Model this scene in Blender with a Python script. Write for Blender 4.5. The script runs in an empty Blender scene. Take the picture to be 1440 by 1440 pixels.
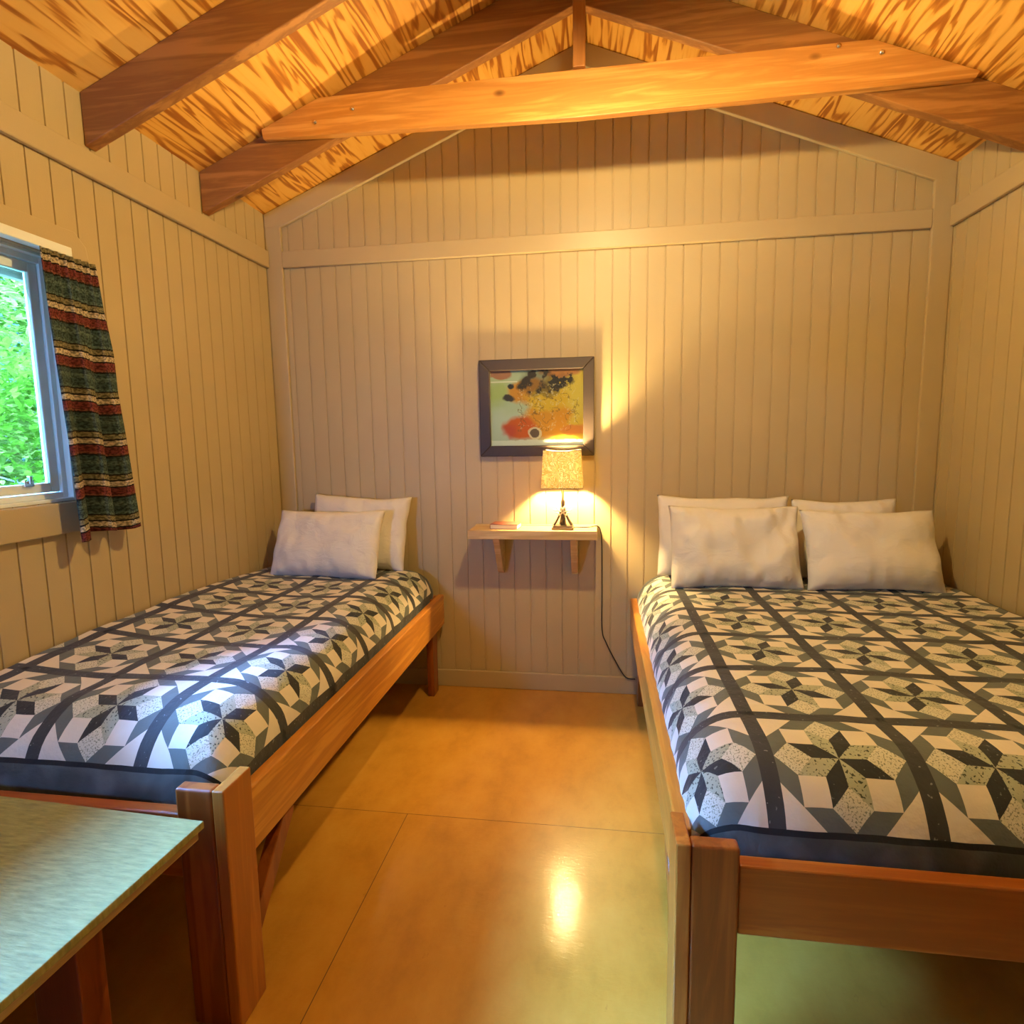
import bpy, bmesh, math, random
from math import sin, cos, pi, sqrt, radians
from mathutils import Vector, Matrix, noise

random.seed(7)
col = bpy.context.scene.collection
W = 3.6          # room width
EH = 2.76        # eave height on the walls
SL = 0.40        # roof pitch
NEAR = -4.3      # wall behind the camera
def roof(x): return EH + SL * min(x, W - x)

# ------------------------------------------------------------------ helpers
def link(name, me, mat=None, parent=None, smooth=False):
    o = bpy.data.objects.new(name, me)
    col.objects.link(o)
    if mat is not None:
        for m in (mat if isinstance(mat, (list, tuple)) else [mat]): me.materials.append(m)
    if smooth:
        for p in me.polygons: p.use_smooth = True
    if parent is not None: o.parent = parent
    return o

def finish(name, bm, mat=None, parent=None, smooth=False, bevel=0, seg=2, angle=40):
    bmesh.ops.recalc_face_normals(bm, faces=bm.faces[:])
    me = bpy.data.meshes.new(name); bm.to_mesh(me); bm.free()
    o = link(name, me, mat, parent, smooth)
    if bevel:
        b = o.modifiers.new('bevel', 'BEVEL'); b.width = bevel; b.segments = seg
        b.limit_method = 'ANGLE'; b.angle_limit = radians(angle)
    return o

def raw(name, verts, faces, mat=None, parent=None, smooth=False):
    me = bpy.data.meshes.new(name); me.from_pydata(verts, [], faces); me.update()
    return link(name, me, mat, parent, smooth)

def box(bm, x0, x1, y0, y1, z0, z1):
    v = [bm.verts.new((x, y, z)) for x in (x0, x1) for y in (y0, y1) for z in (z0, z1)]
    for f in ((0,1,3,2),(4,6,7,5),(0,4,5,1),(2,3,7,6),(0,2,6,4),(1,5,7,3)):
        bm.faces.new([v[i] for i in f])
    return v

def prism(bm, pts, axis, a, b):
    """extrude a polygon given in the two other axes between a and b along axis"""
    def P(p, t):
        return {0: (t, p[0], p[1]), 1: (p[0], t, p[1]), 2: (p[0], p[1], t)}[axis]
    va = [bm.verts.new(P(p, a)) for p in pts]; vb = [bm.verts.new(P(p, b)) for p in pts]
    n = len(pts)
    bm.faces.new(va); bm.faces.new(vb[::-1])
    for i in range(n): bm.faces.new((va[i], va[(i+1) % n], vb[(i+1) % n], vb[i]))

def tube(bm, pts, radii, seg=10, cap=True):
    pts = [Vector(p) for p in pts]
    if not isinstance(radii, (list, tuple)): radii = [radii] * len(pts)
    rings = []; up = Vector((0.13, 0.21, 1)).normalized()
    for i, p in enumerate(pts):
        d = (pts[min(i+1, len(pts)-1)] - pts[max(i-1, 0)]).normalized()
        if abs(d.dot(up)) > .95: u = Vector((1, 0.1, 0))
        else: u = up
        s = d.cross(u).normalized(); t = s.cross(d).normalized()
        if rings and rings[-1][1].dot(s) < 0: s = -s; t = -t
        rings.append(([bm.verts.new(p + (s*cos(2*pi*k/seg) + t*sin(2*pi*k/seg)) * radii[i]) for k in range(seg)], s))
    for (a, _), (b, _) in zip(rings, rings[1:]):
        for k in range(seg): bm.faces.new((a[k], a[(k+1) % seg], b[(k+1) % seg], b[k]))
    if cap:
        bm.faces.new(rings[0][0]); bm.faces.new(rings[-1][0][::-1])

def smooth_path(pts, n=8):
    out = []; P = [Vector(p) for p in pts]
    for i in range(len(P)-1):
        p0 = P[max(i-1, 0)]; p1 = P[i]; p2 = P[i+1]; p3 = P[min(i+2, len(P)-1)]
        for k in range(n):
            t = k / n
            out.append(.5*((2*p1) + (p2-p0)*t + (2*p0-5*p1+4*p2-p3)*t*t + (3*p1-p0-3*p2+p3)*t**3))
    out.append(P[-1]); return out

def tag(o, label=None, cat=None, group=None, kind=None):
    if label: o['label'] = label
    if cat: o['category'] = cat
    if group: o['group'] = group
    if kind: o['kind'] = kind
    return o

def empty(name, loc=(0, 0, 0)):
    o = bpy.data.objects.new(name, None); col.objects.link(o); o.location = loc
    o.empty_display_size = .05
    return o

def struct(o): o['kind'] = 'structure'; return o

def reparent(o, root):
    """child whose mesh is in world coordinates under a root with only a location"""
    o.parent = root
    o.location = -Vector(root.location)
    return o

# ------------------------------------------------------------------ materials
def new_mat(name):
    m = bpy.data.materials.new(name); m.use_nodes = True
    nt = m.node_tree; b = nt.nodes['Principled BSDF']
    return m, nt, b

def N(nt, t, **k):
    n = nt.nodes.new(t)
    for a, v in k.items():
        if a.startswith('i_'): n.inputs[a[2:].replace('_', ' ')].default_value = v
        else: setattr(n, a, v)
    return n

def ramp(nt, stops, interp='LINEAR'):
    r = nt.nodes.new('ShaderNodeValToRGB'); cr = r.color_ramp; cr.interpolation = interp
    while len(cr.elements) < len(stops): cr.elements.new(.5)
    for e, (p, c) in zip(cr.elements, stops):
        e.position = p; e.color = (c[0], c[1], c[2], 1)
    return r

def coords(nt, scale=(1, 1, 1), kind='Object', rot=(0, 0, 0)):
    tc = nt.nodes.new('ShaderNodeTexCoord'); mp = nt.nodes.new('ShaderNodeMapping')
    mp.inputs['Scale'].default_value = scale; mp.inputs['Rotation'].default_value = rot
    nt.links.new(tc.outputs[kind], mp.inputs['Vector'])
    return mp.outputs['Vector']

def bump(nt, b, h, strength=.2, dist=.01):
    n = N(nt, 'ShaderNodeBump'); n.inputs['Strength'].default_value = strength
    n.inputs['Distance'].default_value = dist
    nt.links.new(h, n.inputs['Height']); nt.links.new(n.outputs['Normal'], b.inputs['Normal'])

def plain(name, c, rough=.6, metal=0, spec=.5):
    m, nt, b = new_mat(name)
    b.inputs['Base Color'].default_value = (*c, 1); b.inputs['Roughness'].default_value = rough
    b.inputs['Metallic'].default_value = metal; b.inputs['Specular IOR Level'].default_value = spec
    return m

def paint(name, c, c2, rough=.45):
    m, nt, b = new_mat(name); L = nt.links
    v = coords(nt)
    n = N(nt, 'ShaderNodeTexNoise', i_Scale=2.2, i_Detail=5); L.new(v, n.inputs['Vector'])
    r = ramp(nt, [(.3, c), (.75, c2)]); L.new(n.outputs['Fac'], r.inputs['Fac'])
    L.new(r.outputs['Color'], b.inputs['Base Color']); b.inputs['Roughness'].default_value = rough
    f = N(nt, 'ShaderNodeTexNoise', i_Scale=170, i_Detail=3); L.new(v, f.inputs['Vector'])
    bump(nt, b, f.outputs['Fac'], .15, .002)
    return m

def wood(name, axis, dark, mid, light, rough=.35, scale=1.0, knots=True):
    """long-grained stained softwood; axis = grain direction"""
    m, nt, b = new_mat(name); L = nt.links
    s = [14*scale, 14*scale, 14*scale]; s[axis] = .9*scale
    v = coords(nt, tuple(s))
    n = N(nt, 'ShaderNodeTexNoise', i_Scale=1.3, i_Detail=6, i_Roughness=.6, i_Distortion=.5); L.new(v, n.inputs['Vector'])
    mm = N(nt, 'ShaderNodeMath', operation='MULTIPLY'); mm.inputs[1].default_value = 22
    L.new(n.outputs['Fac'], mm.inputs[0])
    sn = N(nt, 'ShaderNodeMath', operation='SINE'); L.new(mm.outputs[0], sn.inputs[0])
    ad = N(nt, 'ShaderNodeMath', operation='MULTIPLY_ADD'); ad.inputs[1].default_value = .16
    L.new(sn.outputs[0], ad.inputs[0]); L.new(n.outputs['Fac'], ad.inputs[2])
    r = ramp(nt, [(.25, dark), (.5, mid), (.75, light)]); L.new(ad.outputs[0], r.inputs['Fac'])
    last = r.outputs['Color']
    if knots:
        v2 = coords(nt, tuple(4.2 if i != axis else 2.3 for i in range(3)))
        vo = N(nt, 'ShaderNodeTexVoronoi', i_Scale=1.0); L.new(v2, vo.inputs['Vector'])
        kr = ramp(nt, [(.035, (1, 1, 1)), (.085, (0, 0, 0))]); L.new(vo.outputs['Distance'], kr.inputs['Fac'])
        mx = N(nt, 'ShaderNodeMix', data_type='RGBA'); L.new(kr.outputs['Color'], mx.inputs[0])
        L.new(last, mx.inputs[6]); mx.inputs[7].default_value = (dark[0]*.25, dark[1]*.2, dark[2]*.2, 1)
        last = mx.outputs[2]
    L.new(last, b.inputs['Base Color']); b.inputs['Roughness'].default_value = rough
    bump(nt, b, ad.outputs[0], .12, .002)
    return m

def plywood_ceiling():
    m, nt, b = new_mat('fir plywood'); L = nt.links
    v = coords(nt, (5.5, .62, 5.5))
    n = N(nt, 'ShaderNodeTexNoise', i_Scale=1.7, i_Detail=2.6, i_Roughness=.55, i_Distortion=.45); L.new(v, n.inputs['Vector'])
    # banded contour lines of the veneer
    mm = N(nt, 'ShaderNodeMath', operation='MULTIPLY'); mm.inputs[1].default_value = 44
    L.new(n.outputs['Fac'], mm.inputs[0])
    sn = N(nt, 'ShaderNodeMath', operation='SINE'); L.new(mm.outputs[0], sn.inputs[0])
    v2 = coords(nt, (34, 2.6, 34))
    n2 = N(nt, 'ShaderNodeTexNoise', i_Scale=1.0, i_Detail=4, i_Distortion=.6); L.new(v2, n2.inputs['Vector'])
    ad = N(nt, 'ShaderNodeMath', operation='MULTIPLY_ADD'); ad.inputs[1].default_value = .20; ad.inputs[2].default_value = .0
    L.new(sn.outputs[0], ad.inputs[0])
    ad2 = N(nt, 'ShaderNodeMath', operation='MULTIPLY_ADD'); ad2.inputs[1].default_value = 1.0
    L.new(n2.outputs['Fac'], ad2.inputs[0]); L.new(ad.outputs[0], ad2.inputs[2])
    r = ramp(nt, [(.34, (.92, .52, .11)), (.54, (.86, .44, .075)), (.62, (.58, .23, .026)), (.76, (.40, .13, .012))])
    L.new(ad2.outputs[0], r.inputs['Fac'])
    # the sheets differ in tone
    n3 = N(nt, 'ShaderNodeTexNoise', i_Scale=1.1, i_Detail=1); L.new(coords(nt), n3.inputs['Vector'])
    r3 = ramp(nt, [(.35, (.8, .76, .7)), (.65, (1, 1, 1))]); L.new(n3.outputs['Fac'], r3.inputs['Fac'])
    mx = N(nt, 'ShaderNodeMix', data_type='RGBA', blend_type='MULTIPLY'); mx.inputs[0].default_value = 1
    L.new(r.outputs['Color'], mx.inputs[6]); L.new(r3.outputs['Color'], mx.inputs[7])
    L.new(mx.outputs[2], b.inputs['Base Color']); b.inputs['Roughness'].default_value = .5
    bump(nt, b, ad2.outputs[0], .25, .004)
    return m

def floor_mat():
    m, nt, b = new_mat('varnished plywood floor'); L = nt.links
    v = coords(nt, (2, 1.2, 1))
    n = N(nt, 'ShaderNodeTexNoise', i_Scale=3.5, i_Detail=7, i_Roughness=.65); L.new(v, n.inputs['Vector'])
    r = ramp(nt, [(.25, (.36, .155, .015)), (.5, (.47, .215, .024)), (.8, (.55, .275, .040))])
    L.new(n.outputs['Fac'], r.inputs['Fac'])
    # scattered scuffs
    n2 = N(nt, 'ShaderNodeTexNoise', i_Scale=26, i_Detail=4, i_Roughness=.7); L.new(coords(nt, (1, .45, 1)), n2.inputs['Vector'])
    r2 = ramp(nt, [(.66, (1, 1, 1)), (.74, (.72, .62, .5))]); L.new(n2.outputs['Fac'], r2.inputs['Fac'])
    mx = N(nt, 'ShaderNodeMix', data_type='RGBA', blend_type='MULTIPLY'); mx.inputs[0].default_value = .7
    L.new(r.outputs['Color'], mx.inputs[6]); L.new(r2.outputs['Color'], mx.inputs[7])
    L.new(mx.outputs[2], b.inputs['Base Color'])
    b.inputs['Coat Weight'].default_value = .55; b.inputs['Coat Roughness'].default_value = .09; b.inputs['Coat IOR'].default_value = 1.6; b.inputs['Roughness'].default_value = .32; b.inputs['Specular IOR Level'].default_value = .35
    n3 = N(nt, 'ShaderNodeTexNoise', i_Scale=40, i_Detail=4, i_Roughness=.6, i_Distortion=.6); L.new(coords(nt, (.8, 1.9, 1)), n3.inputs['Vector'])
    bump(nt, b, n3.outputs['Fac'], .17, .004)
    nb = nt.nodes[-1]; L.new(nb.outputs['Normal'], b.inputs['Coat Normal'])
    return m

def fabric(name, c, spots=None, thr=.6, sc=120, c2=None, rough=.85, soft=.04):
    m, nt, b = new_mat(name); L = nt.links
    v = coords(nt, kind='UV')
    base = N(nt, 'ShaderNodeTexNoise', i_Scale=8, i_Detail=3); L.new(v, base.inputs['Vector'])
    c2 = c2 or tuple(x*.86 for x in c)
    r = ramp(nt, [(.3, c2), (.7, c)]); L.new(base.outputs['Fac'], r.inputs['Fac'])
    last = r.outputs['Color']
    if spots:
        n = N(nt, 'ShaderNodeTexNoise', i_Scale=sc, i_Detail=1.5, i_Distortion=.4); L.new(v, n.inputs['Vector'])
        rr = ramp(nt, [(thr, (0, 0, 0)), (thr+soft, (1, 1, 1))]); L.new(n.outputs['Fac'], rr.inputs['Fac'])
        mx = N(nt, 'ShaderNodeMix', data_type='RGBA'); L.new(rr.outputs['Color'], mx.inputs[0])
        L.new(last, mx.inputs[6]); mx.inputs[7].default_value = (*spots, 1); last = mx.outputs[2]
    L.new(last, b.inputs['Base Color'])
    b.inputs['Roughness'].default_value = rough; b.inputs['Sheen Weight'].default_value = .15
    b.inputs['Specular IOR Level'].default_value = .25
    w = N(nt, 'ShaderNodeTexNoise', i_Scale=14, i_Detail=4, i_Roughness=.6); L.new(v, w.inputs['Vector'])
    bump(nt, b, w.outputs['Fac'], .5, .014)
    return m

def cotton(name, c):
    m, nt, b = new_mat(name); L = nt.links
    b.inputs['Base Color'].default_value = (*c, 1); b.inputs['Roughness'].default_value = .8
    b.inputs['Sheen Weight'].default_value = .2; b.inputs['Specular IOR Level'].default_value = .2
    n = N(nt, 'ShaderNodeTexNoise', i_Scale=9, i_Detail=4, i_Roughness=.55, i_Distortion=1.2); L.new(coords(nt, (1, 1, 1.6)), n.inputs['Vector'])
    bump(nt, b, n.outputs['Fac'], .45, .016)
    return m

def emis(name, c, s):
    m = bpy.data.materials.new(name); m.use_nodes = True; nt = m.node_tree
    nt.nodes.clear(); e = nt.nodes.new('ShaderNodeEmission'); o = nt.nodes.new('ShaderNodeOutputMaterial')
    e.inputs['Color'].default_value = (*c, 1); e.inputs['Strength'].default_value = s
    nt.links.new(e.outputs[0], o.inputs[0]); return m

M = {}
M['wall'] = paint('taupe paint', (.47, .36, .185), (.51, .395, .21))
M['trim'] = paint('taupe trim paint', (.47, .36, .19), (.51, .395, .215), .38)
M['ceiling'] = plywood_ceiling()
M['floor'] = floor_mat()
M['seam'] = plain('seam', (.12, .06, .02), .8)
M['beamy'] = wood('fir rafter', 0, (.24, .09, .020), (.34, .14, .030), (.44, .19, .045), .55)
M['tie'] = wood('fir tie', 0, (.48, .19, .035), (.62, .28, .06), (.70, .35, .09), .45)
M['post_v'] = wood('fir king post', 2, (.40, .15, .03), (.5, .21, .05), (.58, .27, .07), .5)
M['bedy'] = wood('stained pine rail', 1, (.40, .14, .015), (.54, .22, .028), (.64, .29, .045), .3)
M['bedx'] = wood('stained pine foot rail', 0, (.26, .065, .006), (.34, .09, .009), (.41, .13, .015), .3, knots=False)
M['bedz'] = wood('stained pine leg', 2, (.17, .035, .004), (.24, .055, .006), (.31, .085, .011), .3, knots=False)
M['bedz_lit'] = wood('stained pine lit side', 2, (.30, .09, .010), (.40, .13, .016), (.48, .18, .026), .3, knots=False)  # leg stain lightened: light on the side face is put into the colour
M['shelf'] = wood('varnished pine shelf', 0, (.52, .33, .13), (.62, .42, .18), (.70, .50, .24), .35, knots=False)
M['slat'] = wood('raw slats', 0, (.35, .22, .1), (.45, .3, .15), (.5, .35, .2), .7, knots=False)
M['pillow'] = cotton('white cotton', (.72, .68, .61))
M['alu'] = plain('window frame white', (.80, .86, .78), .35)
M['rod'] = plain('white enamel', (.8, .82, .74), .3)
M['dark'] = plain('dark brown stain', (.035, .022, .015), .5)
M['black'] = plain('black cord', (.012, .011, .01), .5)
M['bronze'] = plain('dark bronze resin', (.07, .042, .022), .35)
M['antler'] = plain('antler resin', (.75, .62, .42), .45)
M['steel'] = plain('bright steel', (.75, .72, .68), .2, 1)
M['cover'] = plain('pink-brown book cover', (.33, .11, .07), .5)
M['pages'] = plain('book pages', (.72, .64, .5), .8)
M['mattress'] = plain('mattress ticking', (.5, .5, .48), .9)
M['outer'] = plain('weathered outside trim', (.16, .13, .07), .8)
M['socket'] = plain('porcelain', (.7, .68, .62), .3)

# ------------------------------------------------------------------ room shell
PITCH = .0915
def grooved(verts, faces, fix, side, u0, u1, z0, ztop, first):
    """painted grooved sheet in the plane fix ('x' or 'y' = value), side = sign towards the room"""
    ax, val = fix
    pts = [(u0, 0)]
    k = math.floor((u0 - first) / PITCH)
    g = first + k * PITCH
    while g < u1 + PITCH:
        for du, d in ((-.0042, 0), (-.003, -.005), (.003, -.005), (.0042, 0)):
            if u0 < g + du < u1: pts.append((g + du, d))
        g += PITCH
    pts.append((u1, 0)); pts.sort(key=lambda p: p[0])
    zt = ztop if callable(ztop) else (lambda u: ztop)
    if callable(ztop) and u0 < W/2 < u1: pts.append((W/2, 0)); pts.sort(key=lambda p: p[0])
    base = len(verts)
    for u, d in pts:
        for z in (z0, zt(u)):
            verts.append((val + d*side, u, z) if ax == 'x' else (u, val + d*side, z))
    for i in range(len(pts)-1):
        a = base + 2*i
        faces.append((a, a+2, a+3, a+1))

def slab(verts, faces, x0, x1, y0, y1, z0, z1):
    b = len(verts)
    for x in (x0, x1):
        for y in (y0, y1):
            for z in (z0, z1): verts.append((x, y, z))
    for f in ((0,1,3,2),(4,6,7,5),(0,4,5,1),(2,3,7,6),(0,2,6,4),(1,5,7,3)): faces.append(tuple(b+i for i in f))

WY0, WY1, WZ0, WZ1 = -3.30, -1.425, 1.272, 2.125      # window opening
T0, T1 = .008, .12
# back wall
v, f = [], []
grooved(v, f, ('y', 0), -1, 0, W, 0, lambda u: roof(u) - .001, 1.505)
slab(v, f, -.12, W+.12, T0, T1, -.05, EH)
b0 = len(v)
for y in (T0, T1):
    for x, z in ((0, EH), (W/2, roof(W/2)), (W, EH)): v.append((x, y, z))
f += [(b0, b0+1, b0+2), (b0+3, b0+5, b0+4), (b0, b0+3, b0+4, b0+1), (b0+1, b0+4, b0+5, b0+2)]
struct(raw('wall_back', v, f, M['wall']))
# wall behind the camera, with a small added window near its left end
NX0, NX1, NZ0, NZ1 = .10, .38, 1.30, 1.58
v, f = [], []
rt = lambda u: roof(u) - .001
grooved(v, f, ('y', NEAR), 1, 0, NX0, 0, rt, 1.505); grooved(v, f, ('y', NEAR), 1, NX1, W, 0, rt, 1.505)
grooved(v, f, ('y', NEAR), 1, NX0, NX1, 0, NZ0, 1.505); grooved(v, f, ('y', NEAR), 1, NX0, NX1, NZ1, rt, 1.505)
slab(v, f, -.12, NX0, NEAR-T1, NEAR-T0, -.05, EH); slab(v, f, NX1, W+.12, NEAR-T1, NEAR-T0, -.05, EH)
slab(v, f, NX0, NX1, NEAR-T1, NEAR-T0, -.05, NZ0); slab(v, f, NX0, NX1, NEAR-T1, NEAR-T0, NZ1, EH)
b0 = len(v)
for y in (NEAR-T1, NEAR-T0):
    for x, z in ((0, EH), (W/2, roof(W/2)), (W, EH)): v.append((x, y, z))
f += [(b0, b0+1, b0+2), (b0+3, b0+5, b0+4), (b0, b0+3, b0+4, b0+1), (b0+1, b0+4, b0+5, b0+2)]
struct(raw('wall_front', v, f, M['wall']))
# right wall
v, f = [], []
grooved(v, f, ('x', W), -1, NEAR, 0, 0, EH, -.04)
slab(v, f, W+T0, W+T1, NEAR-.1, .1, -.05, EH-.03)
struct(raw('wall_right', v, f, M['wall']))
# left wall with the window opening
v, f = [], []
F1 = -1.12
grooved(v, f, ('x', 0), 1, NEAR, WY0, 0, EH, F1); grooved(v, f, ('x', 0), 1, WY1, 0, 0, EH, F1)
grooved(v, f, ('x', 0), 1, WY0, WY1, 0, WZ0, F1); grooved(v, f, ('x', 0), 1, WY0, WY1, WZ1, EH, F1)
slab(v, f, -T1, -T0, NEAR-.1, WY0, -.05, EH-.03); slab(v, f, -T1, -T0, WY1, .1, -.05, EH-.03)
slab(v, f, -T1, -T0, WY0, WY1, -.05, WZ0); slab(v, f, -T1, -T0, WY0, WY1, WZ1, EH-.03)
struct(raw('wall_left', v, f, M['wall']))

bm = bmesh.new(); box(bm, -.12, W+.12, NEAR-.12, .12, -.06, 0)
fl = struct(finish('floor', bm, M['floor']))
# floor sheet joints
def seam(name, x0, x1, y0, y1):
    bm = bmesh.new(); box(bm, x0, x1, y0, y1, 0.0001, .0006)
    return finish(name, bm, M['seam'])
bm = bmesh.new()
box(bm, 1.146, 1.1485, NEAR, -1.232, .0001, .0005); box(bm, 0, W, -1.2335, -1.2315, .0001, .0005)
struct(finish('trim_1', bm, M['seam']))

# ceiling: two sloping plywood decks that run out over the eaves
EO = .20
bm = bmesh.new()
pts = [(-EO, EH-SL*EO), (W/2, roof(W/2)), (W+EO, EH-SL*EO), (W+EO, EH-SL*EO+.05), (W/2, roof(W/2)+.055), (-EO, EH-SL*EO+.05)]
prism(bm, pts, 1, NEAR-.4, .4)
struct(finish('ceiling', bm, M['ceiling']))

# painted trim boards
tn = [2]
def trim(fn, bevel=.005):
    bm = bmesh.new(); fn(bm)
    o = struct(finish('trim_%d' % tn[0], bm, M['trim'], bevel=bevel)); tn[0] += 1; return o
TT = .022
CW = .098
trim(lambda b: box(b, 0.001, CW, -TT, -.0005, 0, roof(.05)-.03))
trim(lambda b: box(b, W-CW, W-.001, -TT, -.0005, 0, roof(.05)-.03))
def rake(b, s):
    X = lambda x: x if s else W - x
    lo = 2.682
    pts = [(X(CW-.0), lo), (X(W/2), lo + SL*(W/2-CW)), (X(W/2), roof(W/2)-.002), (X(.001), EH-.002), (X(.001), lo)]
    prism(b, pts, 1, -TT-.001, -.0005)
trim(lambda b: rake(b, True)); trim(lambda b: rake(b, False))
trim(lambda b: box(b, CW, W-CW, -TT-.002, -.0005, 2.462, 2.552))
trim(lambda b: box(b, 0.0005, TT, NEAR, -TT-.002, 2.462, 2.556))
trim(lambda b: box(b, W-TT, W-.0005, NEAR, -TT-.002, 2.462, 2.556))
bm = bmesh.new(); box(bm, CW, W-CW, -.016, -.0005, 0, .102)
struct(finish('baseboard_back', bm, M['trim'], bevel=.004))

# ------------------------------------------------------------------ window on the left
win = struct(empty('window_1', (0, WY1, WZ0)))
def wpart(name, fn, mat, bevel=.003):
    bm = bmesh.new(); fn(bm); return reparent(finish(name, bm, mat, bevel=bevel), win)
def ring(b, x0, x1, y0, y1, z0, z1, w):
    box(b, x0, x1, y0, y0+w, z0, z1); box(b, x0, x1, y1-w, y1, z0, z1)
    box(b, x0, x1, y0+w, y1-w, z0, z0+w); box(b, x0, x1, y0+w, y1-w, z1-w, z1)
wpart('window_frame', lambda b: (ring(b, -.10, .002, WY0, WY1, WZ0, WZ1, .012), ring(b, -.085, -.02, WY0+.012, WY1-.012, WZ0+.012, WZ1-.012, .02)), M['alu'], .002)
sy1 = WY1 - .034; sz0 = WZ0 + .034; sz1 = WZ1 - .034; my = (WY0+WY1)/2
wpart('window_sash', lambda b: ring(b, -.052, -.030, my-.02, sy1, sz0, sz1, .034), M['alu'])
wpart('window_sash', lambda b: ring(b, -.080, -.058, WY0+.034, my+.02, sz0, sz1, .034), M['alu'])
def latch(b): box(b, -.030, -.018, -1.60, -1.565, sz0+.026, sz0+.046); box(b, -.022, -.010, -1.588, -1.577, sz0+.036, sz0+.062)
wpart('outer_casing', lambda b: box(b, -.15, -.121, WY0-.1, WY1+.1, 2.052, 2.2), M['outer'], .002)
wpart('window_latch', latch, M['steel'], .002)
g, nt, b = new_mat('window glass')
b.inputs['Transmission Weight'].default_value = 1; b.inputs['Roughness'].default_value = 0
b.inputs['IOR'].default_value = 1.1; b.inputs['Base Color'].default_value = (1, 1, 1, 1)
nt.nodes.clear()
o_ = nt.nodes.new('ShaderNodeOutputMaterial'); tr = nt.nodes.new('ShaderNodeBsdfTransparent'); gl = nt.nodes.new('ShaderNodeBsdfGlossy')
gl.inputs['Roughness'].default_value = .02; tr.inputs['Color'].default_value = (.95, .98, .96, 1)
fr = nt.nodes.new('ShaderNodeFresnel'); fr.inputs['IOR'].default_value = 1.35
mx = nt.nodes.new('ShaderNodeMixShader'); nt.links.new(fr.outputs[0], mx.inputs[0])
nt.links.new(tr.outputs[0], mx.inputs[1]); nt.links.new(gl.outputs[0], mx.inputs[2]); nt.links.new(mx.outputs[0], o_.inputs[0])
M['glass'] = g
wpart('window_pane', lambda b: box(b, -.043, -.039, my+.012, sy1-.032, sz0+.032, sz1-.032), g, 0)
wpart('window_pane', lambda b: box(b, -.071, -.067, WY0+.066, my-.012, sz0+.032, sz1-.032), g, 0)
win2 = struct(empty('window_added', (NX0, NEAR, NZ0)))  # unseen window added to throw blue daylight on the left bed
def ring_y(b, x0, x1, y0, y1, z0, z1, w):
    box(b, x0, x0+w, y0, y1, z0, z1); box(b, x1-w, x1, y0, y1, z0, z1)
    box(b, x0+w, x1-w, y0, y1, z0, z0+w); box(b, x0+w, x1-w, y0, y1, z1-w, z1)
for nm, fn, mt in (('window_frame', lambda b: ring_y(b, NX0, NX1, NEAR-.10, NEAR+.002, NZ0, NZ1, .02), M['alu']),
                   ('window_casing', lambda b: ring_y(b, NX0-.07, NX1+.07, NEAR+.0005, NEAR+.024, NZ0-.07, NZ1+.07, .068), M['trim']),
                   ('window_pane', lambda b: box(b, NX0+.018, NX1-.018, NEAR-.06, NEAR-.056, NZ0+.018, NZ1-.018), g)):
    bm = bmesh.new(); fn(bm); reparent(finish(nm, bm, mt), win2)
# casing boards
def casing_top(b):
    prism(b, [(WY0-.1, WZ1-.004), (WY1+.045, WZ1-.004), (-1.292, WZ1+.02), (-1.30, WZ1+.066), (-1.345, WZ1+.108), (WY0-.1, WZ1+.108)], 0, .0005, .026)
wpart('window_casing', casing_top, M['trim'], .004)
wpart('window_casing', lambda b: box(b, .0005, .024, WY1-.004, WY1+.085, WZ0-.004, WZ1-.004), M['trim'], .004)
wpart('window_sill', lambda b: box(b, .0005, .03, WY0-.1, WY1+.02, WZ0-.112, WZ0-.002), M['trim'], .004)
wpart('window_casing', lambda b: box(b, .0005, .024, WY0-.09, WY0+.004, WZ0-.004, WZ1-.004), M['trim'], .004)

# curtain rod: flat white metal, and the gathered curtain
bm = bmesh.new()
box(bm, .040, .078, WY0-.1, -1.418, 2.120, 2.152)
tag(finish('curtain_rod', bm, M['rod'], bevel=.003), 'flat white metal curtain rail over the window', 'curtain rail')

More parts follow.
